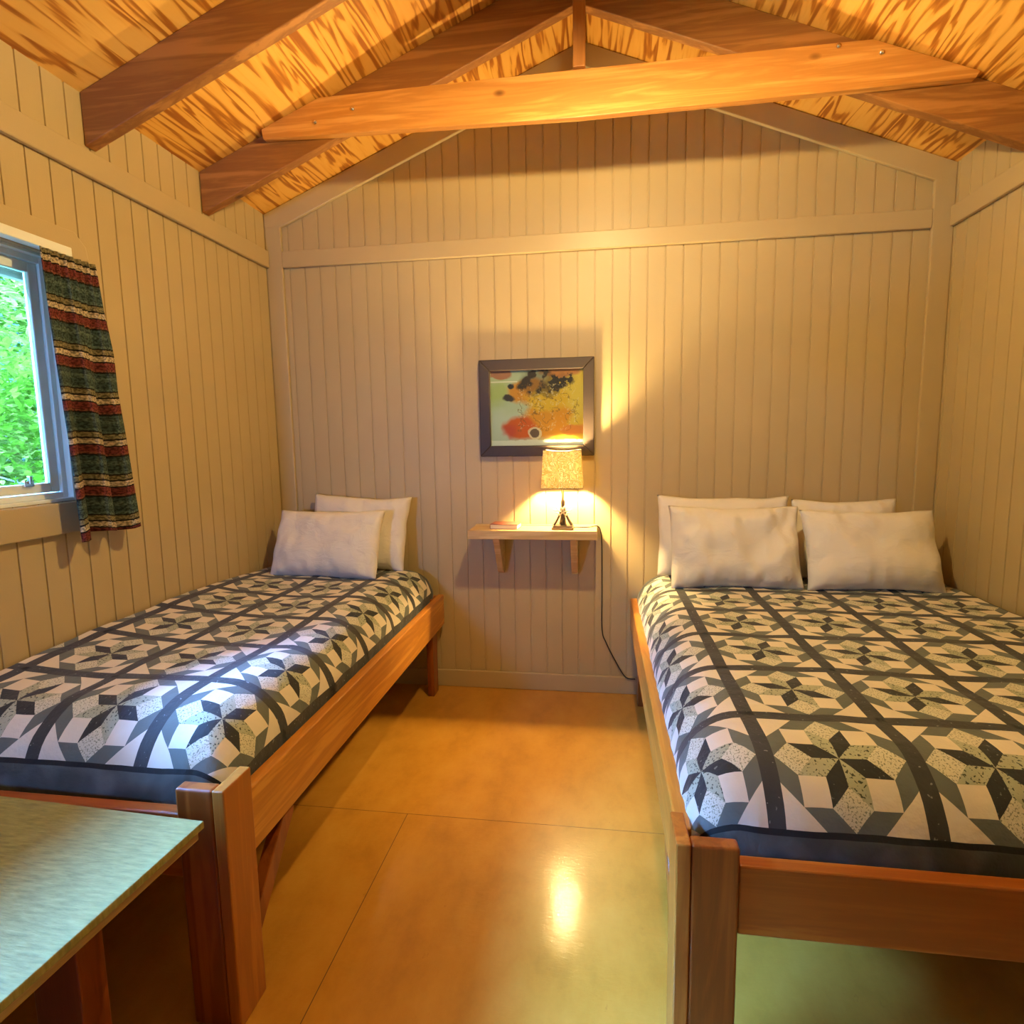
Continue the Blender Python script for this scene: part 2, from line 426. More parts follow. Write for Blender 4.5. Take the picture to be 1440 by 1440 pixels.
def curtain_mat():
    m, nt, b = new_mat('woven blanket stripe'); L = nt.links
    tc = nt.nodes.new('ShaderNodeTexCoord'); sep = nt.nodes.new('ShaderNodeSeparateXYZ'); L.new(tc.outputs['UV'], sep.inputs[0])
    wn = N(nt, 'ShaderNodeTexNoise', i_Scale=60, i_Detail=1); L.new(tc.outputs['UV'], wn.inputs['Vector'])
    a = N(nt, 'ShaderNodeMath', operation='MULTIPLY_ADD'); a.inputs[1].default_value = .006; L.new(wn.outputs['Fac'], a.inputs[0]); L.new(sep.outputs['Y'], a.inputs[2])
    d = N(nt, 'ShaderNodeMath', operation='DIVIDE'); d.inputs[1].default_value = .1525; L.new(a.outputs[0], d.inputs[0])
    fr = N(nt, 'ShaderNodeMath', operation='FRACT'); L.new(d.outputs[0], fr.inputs[0])
    cream = (.46, .38, .26); mar = (.15, .035, .03); rust = (.18, .06, .04); blk = (.015, .015, .013); teal = (.045, .075, .07); teal2 = (.08, .12, .10); gold = (.20, .17, .09)
    r = ramp(nt, [(0, cream), (.12, blk), (.15, mar), (.32, rust), (.36, blk), (.40, teal), (.50, teal2), (.60, teal), (.76, teal2), (.82, blk), (.85, gold), (.96, blk)], 'CONSTANT')
    L.new(fr.outputs[0], r.inputs['Fac'])
    mp = N(nt, 'ShaderNodeMapping'); mp.inputs['Scale'].default_value = (60, 110, 1); L.new(tc.outputs['UV'], mp.inputs['Vector'])
    ck = N(nt, 'ShaderNodeTexNoise', i_Scale=1.2, i_Detail=2); L.new(mp.outputs[0], ck.inputs['Vector'])
    cr = ramp(nt, [(.40, (.25, .25, .25)), (.6, (1.35, 1.3, 1.2))]); L.new(ck.outputs['Fac'], cr.inputs['Fac'])
    mx = N(nt, 'ShaderNodeMix', data_type='RGBA', blend_type='MULTIPLY'); mx.inputs[0].default_value = .8
    L.new(r.outputs['Color'], mx.inputs[6]); L.new(cr.outputs['Color'], mx.inputs[7])
    L.new(mx.outputs[2], b.inputs['Base Color']); b.inputs['Roughness'].default_value = .9
    b.inputs['Specular IOR Level'].default_value = .15
    bump(nt, b, ck.outputs['Fac'], .3, .003)
    return m
M['curtain'] = curtain_mat()

def make_curtain():
    nu, nv = 110, 70; verts = []; faces = []; uv = []
    zt, zb = 2.121, 1.150
    for j in range(nv+1):
        q = j/nv
        for i in range(nu+1):
            p = i/nu
            y0 = -1.545 + .02*q; y1 = -1.30 + .075*q**.8
            y = y0 + (y1-y0)*p
            hem = -.006*cos(p*9) - (.012 if p < .3 else 0)*q
            z = zt + (zb-zt)*q + hem*q
            # gathers: tight at the rod, broad folds lower down
            tight = .0065*sin(p*2*pi*8+1.2)*(1-q)**1.3
            soft = .006*q + (.031*sin(p*2*pi*2.6+.4) + .007*sin(p*2*pi*5.3+q*2))*min(1, q*1.6)*(.6+.6*q)
            x = .074 + tight + soft
            if p > .93 and q < .3: x -= (p-.93)/.07*.03*(1-q/.3)
            if p > .9: z -= ((p-.9)/.1)**2*.03*(1-q)
            verts.append((x, y, z)); uv.append((p*.75, (2.098-z)+ .01*sin(p*7)*q))
    for j in range(nv):
        for i in range(nu):
            a = j*(nu+1)+i; faces.append((a, a+1, a+nu+2, a+nu+1))
    o = raw('curtain', verts, faces, M['curtain'], smooth=True)
    ul = o.data.uv_layers.new(name='UVMap')
    for l in o.data.loops: ul.data[l.index].uv = uv[l.vertex_index]
    s = o.modifiers.new('cloth', 'SOLIDIFY'); s.thickness = .002; s.offset = 0
    return tag(o, 'striped woven curtain in maroon, cream and teal gathered beside the window', 'curtain')
make_curtain()

# ------------------------------------------------------------------ roof timbers
def rafter(y, s, label):
    bm = bmesh.new(); X = (lambda x: x) if s else (lambda x: W-x)
    d = .188; a, b_ = .0015, W/2 - .02
    pts = [(X(a), EH+SL*a-.001), (X(b_), EH+SL*b_-.001), (X(b_), EH+SL*b_-d), (X(a), EH+SL*a-d)]
    prism(bm, pts, 1, y, y+.05)
    o = finish('rafter', bm, M['beamy'], bevel=.004)
    return tag(o, label, 'rafter', 'roof rafters under the plywood')
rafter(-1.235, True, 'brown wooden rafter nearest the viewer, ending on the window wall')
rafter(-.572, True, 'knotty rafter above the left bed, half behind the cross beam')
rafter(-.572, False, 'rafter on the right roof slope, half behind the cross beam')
# ridge board
bm = bmesh.new(); box(bm, W/2-.02, W/2+.02, NEAR, -.03, roof(W/2)-.20, roof(W/2)-.013)
tag(finish('ridge_board', bm, M['beamy'], bevel=.003), 'ridge board running along the peak of the roof', 'beam')

tie = empty('tie_beam', (W/2, -.593, 2.83))
bm = bmesh.new()
zl, zh = 2.826, 3.008
def under(x): return roof(x) - .004
pts = [(.375, zl+.06), (.395, zl+.045), (.40, zl+.035), (3.34, zl), (3.352, zl+.03), (3.30, under(3.30)), (W-.63, zh), (.63, zh), (.40, under(.40))]
pts = [(.36, zl+.03), (W/2, zl-.003), (3.34, zl+.006), (3.352, zl+.03), (3.32, under(3.32)), (W-.64, zh), (W/2, zh+.004), (.64, zh), (.40, under(.40)), (.355, under(.355))]
prism(bm, pts, 1, -.613, -.5735)
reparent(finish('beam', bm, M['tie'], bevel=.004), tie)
tag(tie, 'long orange wooden cross beam spanning the room under the roof', 'beam')
def bolt(px, pz, root, y=-.613):
    bm = bmesh.new(); bmesh.ops.create_uvsphere(bm, u_segments=10, v_segments=6, radius=.010, matrix=Matrix.Translation((px, y, pz)))
    reparent(finish('bolt', bm, M['steel'], smooth=True), root)
for x, z in ((.80, 2.945), (.62, 2.905), (2.83, 2.995), (2.99, 2.955)): bolt(x, z, tie)
kp = empty('king_post', (W/2, -.6, zh))
bm = bmesh.new(); box(bm, 1.782, 1.834, -.628, -.59, zh+.006, roof(W/2)-.202)
reparent(finish('post', bm, M['post_v'], bevel=.003), kp)
tag(kp, 'short upright wooden post standing on the middle of the cross beam', 'post')

# ------------------------------------------------------------------ beds
def bed(name, x0, x1, yF, yB, rail_lo, rail_hi, post_top, out, label, foot_mat):
    """out = the room side, +1: x1 is the free side, -1: x0 is"""
    root = empty(name, ((x0+x1)/2, (yF+yB)/2, 0)); tag(root, label, 'bed')
    fx = x1 if out > 0 else x0; wx = x0 if out > 0 else x1; s = -out
    def part(nm, fn, mat, bevel=.006, seg=3):
        bm = bmesh.new(); fn(bm); return reparent(finish(nm, bm, mat, bevel=bevel, seg=seg), root)
    def bx(b, xa, xb, *r): box(b, min(xa, xb), max(xa, xb), *r)
    th = .038
    # side rails
    part('side_rail', lambda b: bx(b, fx+s*.012, fx+s*(.012+th), yF+.115, yB-.01, rail_lo, rail_hi), M['bedy'])
    part('side_rail', lambda b: bx(b, wx-s*.012, wx-s*(.012+th), yF+.115, yB-.01, rail_lo, rail_hi), M['bedy'])
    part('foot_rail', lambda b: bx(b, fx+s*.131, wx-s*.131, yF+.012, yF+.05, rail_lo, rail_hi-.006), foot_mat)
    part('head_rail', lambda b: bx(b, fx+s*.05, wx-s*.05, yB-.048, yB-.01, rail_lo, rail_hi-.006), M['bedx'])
    # L-shaped front legs of two boards each
    for a, t in ((fx, s), (wx, -s)):
        leg = empty('leg'); leg.parent = root
        def fb(b, a=a, t=t):
            bx(b, a+t*.0315, a+t*.130, yF, yF+.038, 0, post_top)
        def sb(b, a=a, t=t):
            bx(b, a, a+t*.031, yF-.0005, yF+.114, 0, post_top+.001)
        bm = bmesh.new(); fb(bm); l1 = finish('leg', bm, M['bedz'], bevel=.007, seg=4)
        bm = bmesh.new(); sb(bm); l2 = finish('side_board', bm, M['bedz_lit'], bevel=.004, seg=3)
        col.objects.unlink(leg); bpy.data.objects.remove(leg)
        reparent(l1, root); l2.parent = l1
        # inner stud and diagonal brace behind the post
        def st(b, a=a, t=t): bx(b, a+t*.052, a+t*.088, yF+.038, yF+.13, 0, rail_lo-.002)
        bm = bmesh.new(); st(bm); reparent(finish('leg_stud', bm, M['bedz'], bevel=.003), root)
        def br(b, a=a, t=t):
            prism(b, [(yF+.13, rail_lo-.24), (yF+.13, rail_lo-.16), (yF+.27, rail_lo-.001), (yF+.33, rail_lo-.001), (yF+.33, rail_lo-.02)], 0, min(a+t*.014, a+t*.05), max(a+t*.014, a+t*.05))
        bm = bmesh.new(); br(bm); reparent(finish('corner_brace', bm, M['bedz'], bevel=.003), root)
    for a, t in ((fx, s), (wx, -s)):
        bm = bmesh.new(); bx(bm, a+t*.05, a+t*.088, yB-.14, yB-.048, 0, rail_hi+.0)
        reparent(finish('leg', bm, M['bedz'], bevel=.004), root)
        bm = bmesh.new()
        bx(bm, a+t*.0, a+t*.012, yB-.10, yB-.012, 0, rail_hi-.0)
        bm.free()
    # slats
    n = 12
    for k in range(n):
        y = yF + .1 + (yB-yF-.2)*k/(n-1)
        part('slat', lambda b: bx(b, fx+s*.052, wx-s*.052, y-.045+.0, y+.045, rail_hi-.13, rail_hi-.11), M['slat'], 0)
    return root

RL, RH = .405, .572
bed('single_bed', .012, 1.008, -2.125, -.03, .395, .572, .64, +1, 'narrow orange pine bed under the window along the left wall', M['bedx'])
bed('double_bed', 2.058, 3.585, -2.145, -.03, .41, .576, .616, -1, 'wide orange pine bed against the right wall', M['bedx'])

def mattress(x0, x1, y0, y1, z0, z1, r, label):
    bm = bmesh.new(); box(bm, x0, x1, y0, y1, z0, z1)
    o = finish('mattress', bm, M['mattress'], bevel=r, seg=6)
    for p in o.data.polygons: p.use_smooth = True
    return tag(o, label, 'mattress')
mattress(.06, .905, -1.96, -.10, .464, .70, .1, 'mattress under the patchwork quilt of the narrow bed')
mattress(2.16, 3.53, -2.0, -.10, .468, .70, .1, 'mattress under the patchwork quilt of the wide bed')

# ------------------------------------------------------------------ patchwork quilts
Q = [fabric('quilt dark print', (.028, .031, .031), (.15, .16, .14), .67, 110, rough=.8),
     fabric('quilt cream', (.74, .66, .52), c2=(.66, .59, .46)),
     fabric('quilt sage print', (.44, .45, .32), (.05, .06, .04), .59, 150, c2=(.33, .35, .24)),
     fabric('quilt pale speckle', (.64, .61, .47), (.24, .25, .17), .56, 230, c2=(.58, .56, .42)),
     fabric('quilt slate', (.135, .15, .13), c2=(.11, .125, .108)),
     fabric('quilt sashing', (.047, .049, .048), (.22, .23, .21), .69, 90, rough=.8),
     fabric('quilt border', (.085, .095, .082), (.15, .16, .14), .5, 9, c2=(.06, .07, .06), soft=.2),
     fabric('quilt binding', (.018, .02, .020))]
BL, SA = .285, .040
PT = BL + SA

def block_polys(h):
    s = h/(1+sqrt(2)); d = lambda a: Vector((cos(radians(a)), sin(radians(a))))
    out = []
    tip = [s*(d(45*k)+d(45*k+45)) for k in range(8)]
    outer = [h*d(45*k) for k in range(8)]
    for k in range(8):
        out.append(([Vector((0, 0)), s*d(45*k), tip[k], s*d(45*k+45)], 0 if k % 2 else 2))
        out.append(([s*d(45*k), tip[k-1], outer[k], tip[k]], 3 if k % 2 == 0 else 1))
        V = outer[k] + outer[(k+1) % 8] - tip[k]
        out.append(([tip[k], outer[k], V, outer[(k+1) % 8]], 4))
    a = h*math.tan(radians(22.5))
    for sx, sy in ((1, 1), (-1, 1), (-1, -1), (1, -1)):
        p = [Vector((sx*h, sy*a)), Vector((sx*h, sy*h)), Vector((sx*a, sy*h))]
        if sx*sy < 0: p = p[::-1]
        out.append((p, 1))
    return out

def clip(poly, ax, val, keep_less):
    out = []
    for i in range(len(poly)):
        a, b = poly[i], poly[(i+1) % len(poly)]
        da = (a[ax]-val)*(1 if keep_less else -1); db = (b[ax]-val)*(1 if keep_less else -1)
        if da <= 1e-9: out.append(a)
        if (da < -1e-9 and db > 1e-9) or (da > 1e-9 and db < -1e-9):
            t = da/(da-db); out.append(a + (b-a)*t)
    return out

def ccw(p):
    A = sum(p[i][0]*p[(i+1) % len(p)][1]-p[(i+1) % len(p)][0]*p[i][1] for i in range(len(p)))
    return A, (p if A > 0 else p[::-1])

def quilt(name, u_ref, v_ref, nu0, nu1, nv0, nv1, umin, umax, vmin, vmax, shape, cell, label, uborder=()):
    """blocks lie between sash lines u_ref+k*PT / v_ref+k*PT; umin.. is the whole cloth"""
    polys = []
    ulo = u_ref + nu0*PT; uhi = u_ref + nu1*PT; vlo = v_ref + nv0*PT; vhi = v_ref + nv1*PT
    for i in range(nu0, nu1):
        for j in range(nv0, nv1):
            c = Vector((u_ref + (i+.5)*PT, v_ref + (j+.5)*PT))
            for p, m in block_polys(BL/2): polys.append(([q + c for q in p], m))
    def rect(a, b, c, d, m): polys.append(([Vector((a, c)), Vector((b, c)), Vector((b, d)), Vector((a, d))], m))
    hs = SA/2
    for i in range(nu0, nu1+1):
        m = 5 if nu0 < i < nu1 else 7
        rect(u_ref+i*PT-hs, u_ref+i*PT+hs, vlo+hs, vhi-hs, m if m == 5 else 5)
    for j in range(nv0, nv1+1):
        if j in (nv0,): rect(ulo-hs, uhi+hs, v_ref+j*PT+hs-.012, v_ref+j*PT+hs, 7)
        else: rect(ulo-hs, uhi+hs, v_ref+j*PT-hs, v_ref+j*PT+hs, 5)
    # plain outer border
    if umin < ulo-hs: rect(umin, ulo-hs, vmin, vmax, 6)
    if umax > uhi+hs: rect(uhi+hs, umax, vmin, vmax, 6)
    rect(ulo-hs, uhi+hs, vmin, vlo+hs-.012, 6)
    if vmax > vhi+hs: rect(ulo-hs, uhi+hs, vhi+hs, vmax, 6)
    vid = {}; verts = []; uvs = []; faces = []; mats = []
    def vert(p):
        k = (round(p[0], 5), round(p[1], 5))
        if k not in vid:
            vid[k] = len(verts); verts.append(shape(*k)); uvs.append(k)
        return vid[k]
    for p, m in polys:
        for ax, val, less in ((0, umin, False), (0, umax, True), (1, vmin, False), (1, vmax, True)):
            if p: p = clip(p, ax, val, less)
        if len(p) < 3: continue
        a0 = math.floor(min(q[0] for q in p)/cell); a1 = math.floor(max(q[0] for q in p)/cell)
        for i in range(a0, a1+1):
            pi_ = clip(clip(p, 0, i*cell, False), 0, (i+1)*cell, True)
            if len(pi_) < 3: continue
            b0 = math.floor(min(q[1] for q in pi_)/cell); b1 = math.floor(max(q[1] for q in pi_)/cell)
            for j in range(b0, b1+1):
                pj = clip(clip(pi_, 1, j*cell, False), 1, (j+1)*cell, True)
                if len(pj) < 3: continue
                A, pj = ccw(pj)
                if abs(A) < 1e-8: continue
                ids = []
                for q in pj:
                    k = vert(q)
                    if k not in ids: ids.append(k)
                if len(ids) >= 3: faces.append(ids); mats.append(m)
    me = bpy.data.meshes.new(name); me.from_pydata(verts, [], faces); me.update()
    o = link(name, me, Q, smooth=True)
    me.polygons.foreach_set('material_index', mats)
    ul = me.uv_layers.new(name='UVMap')
    for l in me.loops: ul.data[l.index].uv = uvs[l.vertex_index]
    tag(o, label, 'quilt')
    return o

def drape(xl, xr, yf, yb, Rl, Rr, Rf, Rb, ztop, extra):
    """cloth over a bed: flat top, rounded shoulders, vertical drop"""
    def f(u, v):
        if v < -1.8: v = -1.8 + (v+1.8)*1.13
        a = 0; Ra = Rl; sx = -1
        if u < xl+Rl: a = (xl+Rl-u)/Rl; Ra = Rl; sx = -1
        elif u > xr-Rr: a = (u-(xr-Rr))/Rr; Ra = Rr; sx = 1
        b = 0; Rb_ = Rf; sy = -1
        if v < yf+Rf: b = (yf+Rf-v)/Rf; Rb_ = Rf; sy = -1
        elif v > yb-Rb: b = (v-(yb-Rb))/Rb; Rb_ = Rb; sy = 1
        t = (a**4+b**4)**.25
        x, y = u, v; z = ztop
        if a > 0: x = xl+Rl if sx < 0 else xr-Rr
        if b > 0: y = yf+Rf if sy < 0 else yb-Rb
        n = noise.noise(Vector((u*3.1, v*3.1, 1.7)))*.010 + noise.noise(Vector((u*9, v*9, 4)))*.0035
        # each block puffs up slightly between the sashes
        if t > 0:
            ang = min(t, pi/2); R = (Ra*a+Rb_*b)/(a+b)
            x += sx*Ra*sin(ang)*(a/t); y += sy*Rb_*sin(ang)*(b/t)
            z -= R*(1-cos(ang)) + max(0, t-pi/2)*R
            nn = min(1, t)
            rip = noise.noise(Vector((u*14, v*14, 9)))*.006*nn
            x += sx*rip*(a/t); y += sy*rip*(b/t)
        z += n*max(0, 1-t) + extra(u, v)
        return (x, y, z)
    return f

def extraL(u, v):
    w = max(0, 1-u/.55)
    return .045*w*w*max(0, sin((v+.05)/-2.0*pi))
def extraR(u, v): return .004*sin(u*3)
quilt('quilt', .715, -1.745, -3, 1, -1, 5, .016, 1.11, -2.16, .02,
      drape(-.02, .952, -2.058, -.045, .03, .17, .19, .13, .745, extraL), .02,
      'black, sage and cream star patchwork quilt on the narrow bed, bluish in window light')
quilt('quilt', 2.280, -1.778, -1, 5, -1, 5, 1.94, 3.565, -2.235, .02,
      drape(2.103, 3.60, -2.085, -.045, .17, .03, .20, .13, .738, extraR), .02,
      'black, sage and cream star patchwork quilt on the wide bed')

# ------------------------------------------------------------------ pillows
def pillow(cx, cy, cz, w, h, t, lean, turn, roll, seed, label, crump=.014, group=None):
    """stands on its long edge; cx,cy,cz = middle of its lower edge"""
    nu, nv = 56, 40; verts = []; faces = []
    rnd = random.Random(seed); ox, oy = rnd.random()*50, rnd.random()*50
    for side in (1, -1):
        for j in range(nv+1):
            for i in range(nu+1):
                a = -1+2*i/nu; b = -1+2*j/nv
                # corners stay pointed, edges draw in
                ex = 1 - .045*(1-b*b)**1.0*abs(a)**3; ey = 1 - .07*(1-a*a)*abs(b)**3
                x = a*w/2*ex; z = b*h/2*ey
                th = t/2*((1-a**4)**.6)*((1-b**4)**.6)
                e = max(abs(a), abs(b))
                n = noise.noise(Vector((x*7+ox, z*7+oy, side*3)))*crump*1.4 + noise.noise(Vector((x*22+ox, z*13, side)))*crump*.7*e
                sag = 1.0 + .30*(-b)*(1-abs(b))*1.4
                y = side*(th*sag + n*min(1, th/(t*.12)))
                verts.append((x + noise.noise(Vector((a*2.5, b*2.5, ox)))*.006, y, z + noise.noise(Vector((a*2.5, b*2.5, oy)))*.007))
    off = (nu+1)*(nv+1)
    for j in range(nv):
        for i in range(nu):
            a = j*(nu+1)+i
            faces.append((a, a+nu+1, a+nu+2, a+1)); faces.append((off+a, off+a+1, off+a+nu+2, off+a+nu+1))
    me = bpy.data.meshes.new('pillow'); me.from_pydata(verts, [], faces)
    bm = bmesh.new(); bm.from_mesh(me); bmesh.ops.remove_doubles(bm, verts=bm.verts, dist=.0004)
    bmesh.ops.recalc_face_normals(bm, faces=bm.faces[:]); bm.to_mesh(me); bm.free()
    o = link('pillow', me, M['pillow'], smooth=True)
    R_ = Matrix.Rotation(turn, 4, 'Z') @ Matrix.Rotation(-lean, 4, 'X') @ Matrix.Rotation(roll, 4, 'Y')
    o.matrix_world = Matrix.Translation((cx, cy, cz)) @ R_ @ Matrix.Translation((0, 0, h/2))
    tag(o, label, 'pillow', group)
    return o
pillow(.425, -.405, .742, .625, .385, .15, radians(24), radians(-3), 0, 1, 'front white pillow on the narrow bed, lit blue by the window')
pillow(.515, -.19, .745, .60, .43, .14, radians(17), radians(-2), radians(2), 2, 'white pillow mostly hidden behind the front one on the narrow bed')
pillow(2.552, -.425, .735, .625, .415, .16, radians(22), radians(2), radians(.5), 3, 'crumpled white pillow on the wide bed, front one nearer the lamp', .026)
pillow(2.53, -.20, .74, .67, .43, .15, radians(15), radians(1), radians(1), 4, 'white pillow behind the crumpled pillow nearer the lamp')
pillow(3.172, -.425, .735, .61, .40, .16, radians(23), radians(2), radians(.5), 5, 'smooth white pillow on the wide bed beside the right wall')
pillow(3.135, -.195, .74, .50, .41, .14, radians(15), 0, 0, 6, 'white pillow with one corner showing behind the pillow by the right wall')

# ------------------------------------------------------------------ shelf, lamp, book
sh = empty('wall_shelf', (1.54, 0, .98)); tag(sh, 'pale pine wall shelf on two wooden brackets', 'shelf')
SX0, SX1 = 1.192, 1.884
bm = bmesh.new(); box(bm, SX0, SX1, -.215, -.024, .958, .980); reparent(finish('shelf_board', bm, M['shelf'], bevel=.002), sh)
bm = bmesh.new(); box(bm, SX0-.002, SX1+.002, -.235, -.2151, .934, .983); reparent(finish('shelf_edge', bm, M['shelf'], bevel=.003), sh)
bm = bmesh.new(); box(bm, SX0, SX1, -.0238, -.001, .94, .985); reparent(finish('shelf_edge', bm, M['shelf'], bevel=.003), sh)
def bracket(x):
    bm = bmesh.new()
    prism(bm, [(-.2, .9575), (-.012, .9575), (-.001, .935), (-.001, .72), (-.034, .705), (-.06, .72), (-.2, .93)], 0, x, x+.036)
    return reparent(finish('bracket', bm, M['shelf'], bevel=.003), sh)
for x in (1.322, 1.742): bracket(x)

LX, LY, LZ = 1.702, -.150, .9805
lamp = empty('table_lamp', (LX, LY, LZ)); tag(lamp, 'lit table lamp with antler base and square parchment shade on the shelf', 'lamp')
def lp(name, fn, mat, bevel=0, smooth=False, parent=None, seg=2):
    bm = bmesh.new(); fn(bm); o = finish(name, bm, mat, bevel=bevel, smooth=smooth, seg=seg)
    o.parent = parent or lamp; return o
lp('base', lambda b: (box(b, -.058, .058, -.045, .045, 0, .014), box(b, -.052, .052, -.04, .04, .014, .022)), M['bronze'], .003)
lp('stem', lambda b: tube(b, [(0, 0, .02), (.001, 0, .07), (0, 0, .10), (0, 0, .13), (0, 0, .15), (0, 0, .16), (0, 0, .235)], [.014, .010, .008, .009, .011, .006, .005], 12), M['bronze'], 0, True)
def twigs(b):
    for a in (20, 110, 200, 290, 335, 155):
        r = radians(a)
        tube(b, smooth_path([(.052*cos(r), .04*sin(r), .022), (.036*cos(r), .03*sin(r), .045), (.018*cos(r), .016*sin(r), .08), (.005*cos(r), .005*sin(r), .125)], 4), [.0055]*12+[.003], 7)
lp('twig', twigs, M['bronze'], 0, True)
def antler(s, y):
    def fn(b):
        P = smooth_path([(-s*.018, y, .075), (s*.0, y-.008, .092), (s*.022, y-.012, .105), (s*.038, y-.008, .13)], 4)
        tube(b, P, [.005 - .0035*i/(len(P)-1) for i in range(len(P))], 7)
        tube(b, smooth_path([(s*.022, y-.012, .105), (s*.036, y-.012, .104), (s*.052, y-.006, .112)], 4), [.004]*6+[.003, .002, .001], 6)
        tube(b, smooth_path([(s*.006, y-.01, .096), (s*.004, y-.016, .112), (s*.012, y-.014, .130)], 4), [.004]*6+[.003, .002, .001], 6)
        tube(b, smooth_path([(-s*.018, y, .075), (-s*.026, y-.004, .088), (-s*.042, y-.004, .092)], 4), [.004]*6+[.003, .002, .001], 6)
    return fn
lp('antler', antler(1, -.012), M['antler'], 0, True); lp('antler', antler(-1, -.014), M['antler'], 0, True)
# shade
def shade_mat():
    m = bpy.data.materials.new('parchment'); m.use_nodes = True; nt = m.node_tree; L = nt.links; nt.nodes.clear()
    out = nt.nodes.new('ShaderNodeOutputMaterial')
    v = coords(nt, (1, 1, 1))
    n = N(nt, 'ShaderNodeTexNoise', i_Scale=17, i_Detail=2, i_Distortion=2.2); L.new(v, n.inputs['Vector'])
    r = ramp(nt, [(.36, (.80, .70, .42)), (.46, (.45, .34, .13)), (.50, (.98, .95, .80)), (.54, (.42, .32, .12)), (.68, (.78, .66, .36))])
    L.new(n.outputs['Fac'], r.inputs['Fac'])
    d = nt.nodes.new('ShaderNodeBsdfDiffuse'); t = nt.nodes.new('ShaderNodeBsdfTranslucent'); mx = nt.nodes.new('ShaderNodeMixShader')
    L.new(r.outputs['Color'], d.inputs['Color']); L.new(r.outputs['Color'], t.inputs['Color'])
    mx.inputs[0].default_value = .32; L.new(d.outputs[0], mx.inputs[1]); L.new(t.outputs[0], mx.inputs[2]); L.new(mx.outputs[0], out.inputs[0])
    return m
M['shade'] = shade_mat()
def shade_fn(b):
    # square with cut-in corners, sides bowed in a little at the rims
    ring = []
    def outline(h, z, dip):
        P = []
        c = h*.14; q = 8
        sides = [((-h+c, -h), (h-c, -h)), ((h, -h+c), (h, h-c)), ((h-c, h), (-h+c, h)), ((-h, h-c), (-h, -h+c))]
        for (x0, y0), (x1, y1) in sides:
            for k in range(q+1):
                t = k/q; bow = .010*4*t*(1-t)
                x = x0+(x1-x0)*t; y = y0+(y1-y0)*t
                P.append((x, y, z - dip*4*t*(1-t)))
        return P
    nz = 6; rows = []
    for j in range(nz+1):
        t = j/nz; h = .108-.012*t
        dip = .008*t - .0*(1-t)
        rows.append([b.verts.new(p) for p in outline(h, .227+.2*t, dip)])
    n = len(rows[0])
    for j in range(nz):
        for i in range(n): b.faces.new((rows[j][i], rows[j][(i+1) % n], rows[j+1][(i+1) % n], rows[j+1][i]))
so = lp('lamp_shade', shade_fn, M['shade'])
sm = so.modifiers.new('thick', 'SOLIDIFY'); sm.thickness = .0015; sm.offset = 0
def rim(z, h, dp):
    def fn(b):
        P = []
        c = h*.14
        for (x0, y0), (x1, y1) in [((-h+c, -h), (h-c, -h)), ((h, -h+c), (h, h-c)), ((h-c, h), (-h+c, h)), ((-h, h-c), (-h, -h+c))]:
            for k in range(7):
                t = k/6; P.append((x0+(x1-x0)*t, y0+(y1-y0)*t, z-dp*4*t*(1-t)))
        P.append(P[0]); tube(b, P, .0022, 6, False)
    return fn
lp('shade_rim', rim(.227, .1085, 0), M['bronze'], 0, True, so)
lp('shade_rim', rim(.427, .0965, .008), M['bronze'], 0, True, so)
WARM = (1.0, .70, .29)
BULB_Z = .325
def bulb_fn(b): bmesh.ops.create_uvsphere(b, u_segments=16, v_segments=10, radius=.030, matrix=Matrix.Translation((0, 0, BULB_Z)))
M['bulb'] = emis('lamp bulb', WARM, 2900)
lp('bulb', bulb_fn, M['bulb'], 0, True)
lp('bulb_socket', lambda b: tube(b, [(0, 0, .232), (0, 0, .293)], [.015, .016], 14), M['bronze'], 0, True)
cordp = smooth_path([(.05, .005, .008), (.09, .0, .010), (.14, .02, .0085), (.178, .05, .0105), (.194, .08, -.002), (.205, .125, -.04), (.209, .142, -.1), (.211, .145, -.35), (.212, .145, -.60), (.235, .143, -.68), (.29, .140, -.79), (.345, .130, -.875), (.40, .128, -.885)], 8)
lp('cord', lambda b: tube(b, cordp, .0032, 8), M['black'], 0, True)

bk = empty('book', (1.385, -.12, .9805)); tag(bk, 'small closed book with a reddish cover lying on the wall shelf', 'book')
bk.rotation_euler = (0, 0, radians(-4))
def bp(name, fn, mat, bevel=.0015):
    bm = bmesh.new(); fn(bm); o = finish(name, bm, mat, bevel=bevel); o.parent = bk; return o
bp('cover', lambda b: (box(b, -.078, .078, -.058, .058, 0, .003), box(b, -.078, .078, -.058, .058, .024, .0275), box(b, -.0785, -.0755, -.058, .058, .003, .024)), M['cover'])
bp('pages', lambda b: box(b, -.0754, .074, -.055, .055, .0031, .0239), M['pages'], 0)

# ------------------------------------------------------------------ framed print
pic = empty('framed_picture', (1.55, 0, 1.64)); tag(pic, 'dark framed abstract print in orange, yellow and green on the back wall', 'picture')
PX0, PX1, PZ0, PZ1 = 1.232, 1.868, 1.372, 1.905
FW = .060
def fr_fn(b):
    o_ = [(PX0, PZ0), (PX1, PZ0), (PX1, PZ1), (PX0, PZ1)]
    i_ = [(PX0+FW, PZ0+FW), (PX1-FW, PZ0+FW), (PX1-FW, PZ1-FW), (PX0+FW, PZ1-FW)]
    for k in range(4):
        n = (k+1) % 4
        prism(b, [o_[k], o_[n], i_[n], i_[k]], 1, -.034, -.001)
bm = bmesh.new(); fr_fn(bm); reparent(finish('picture_frame', bm, M['dark'], bevel=.004), pic)
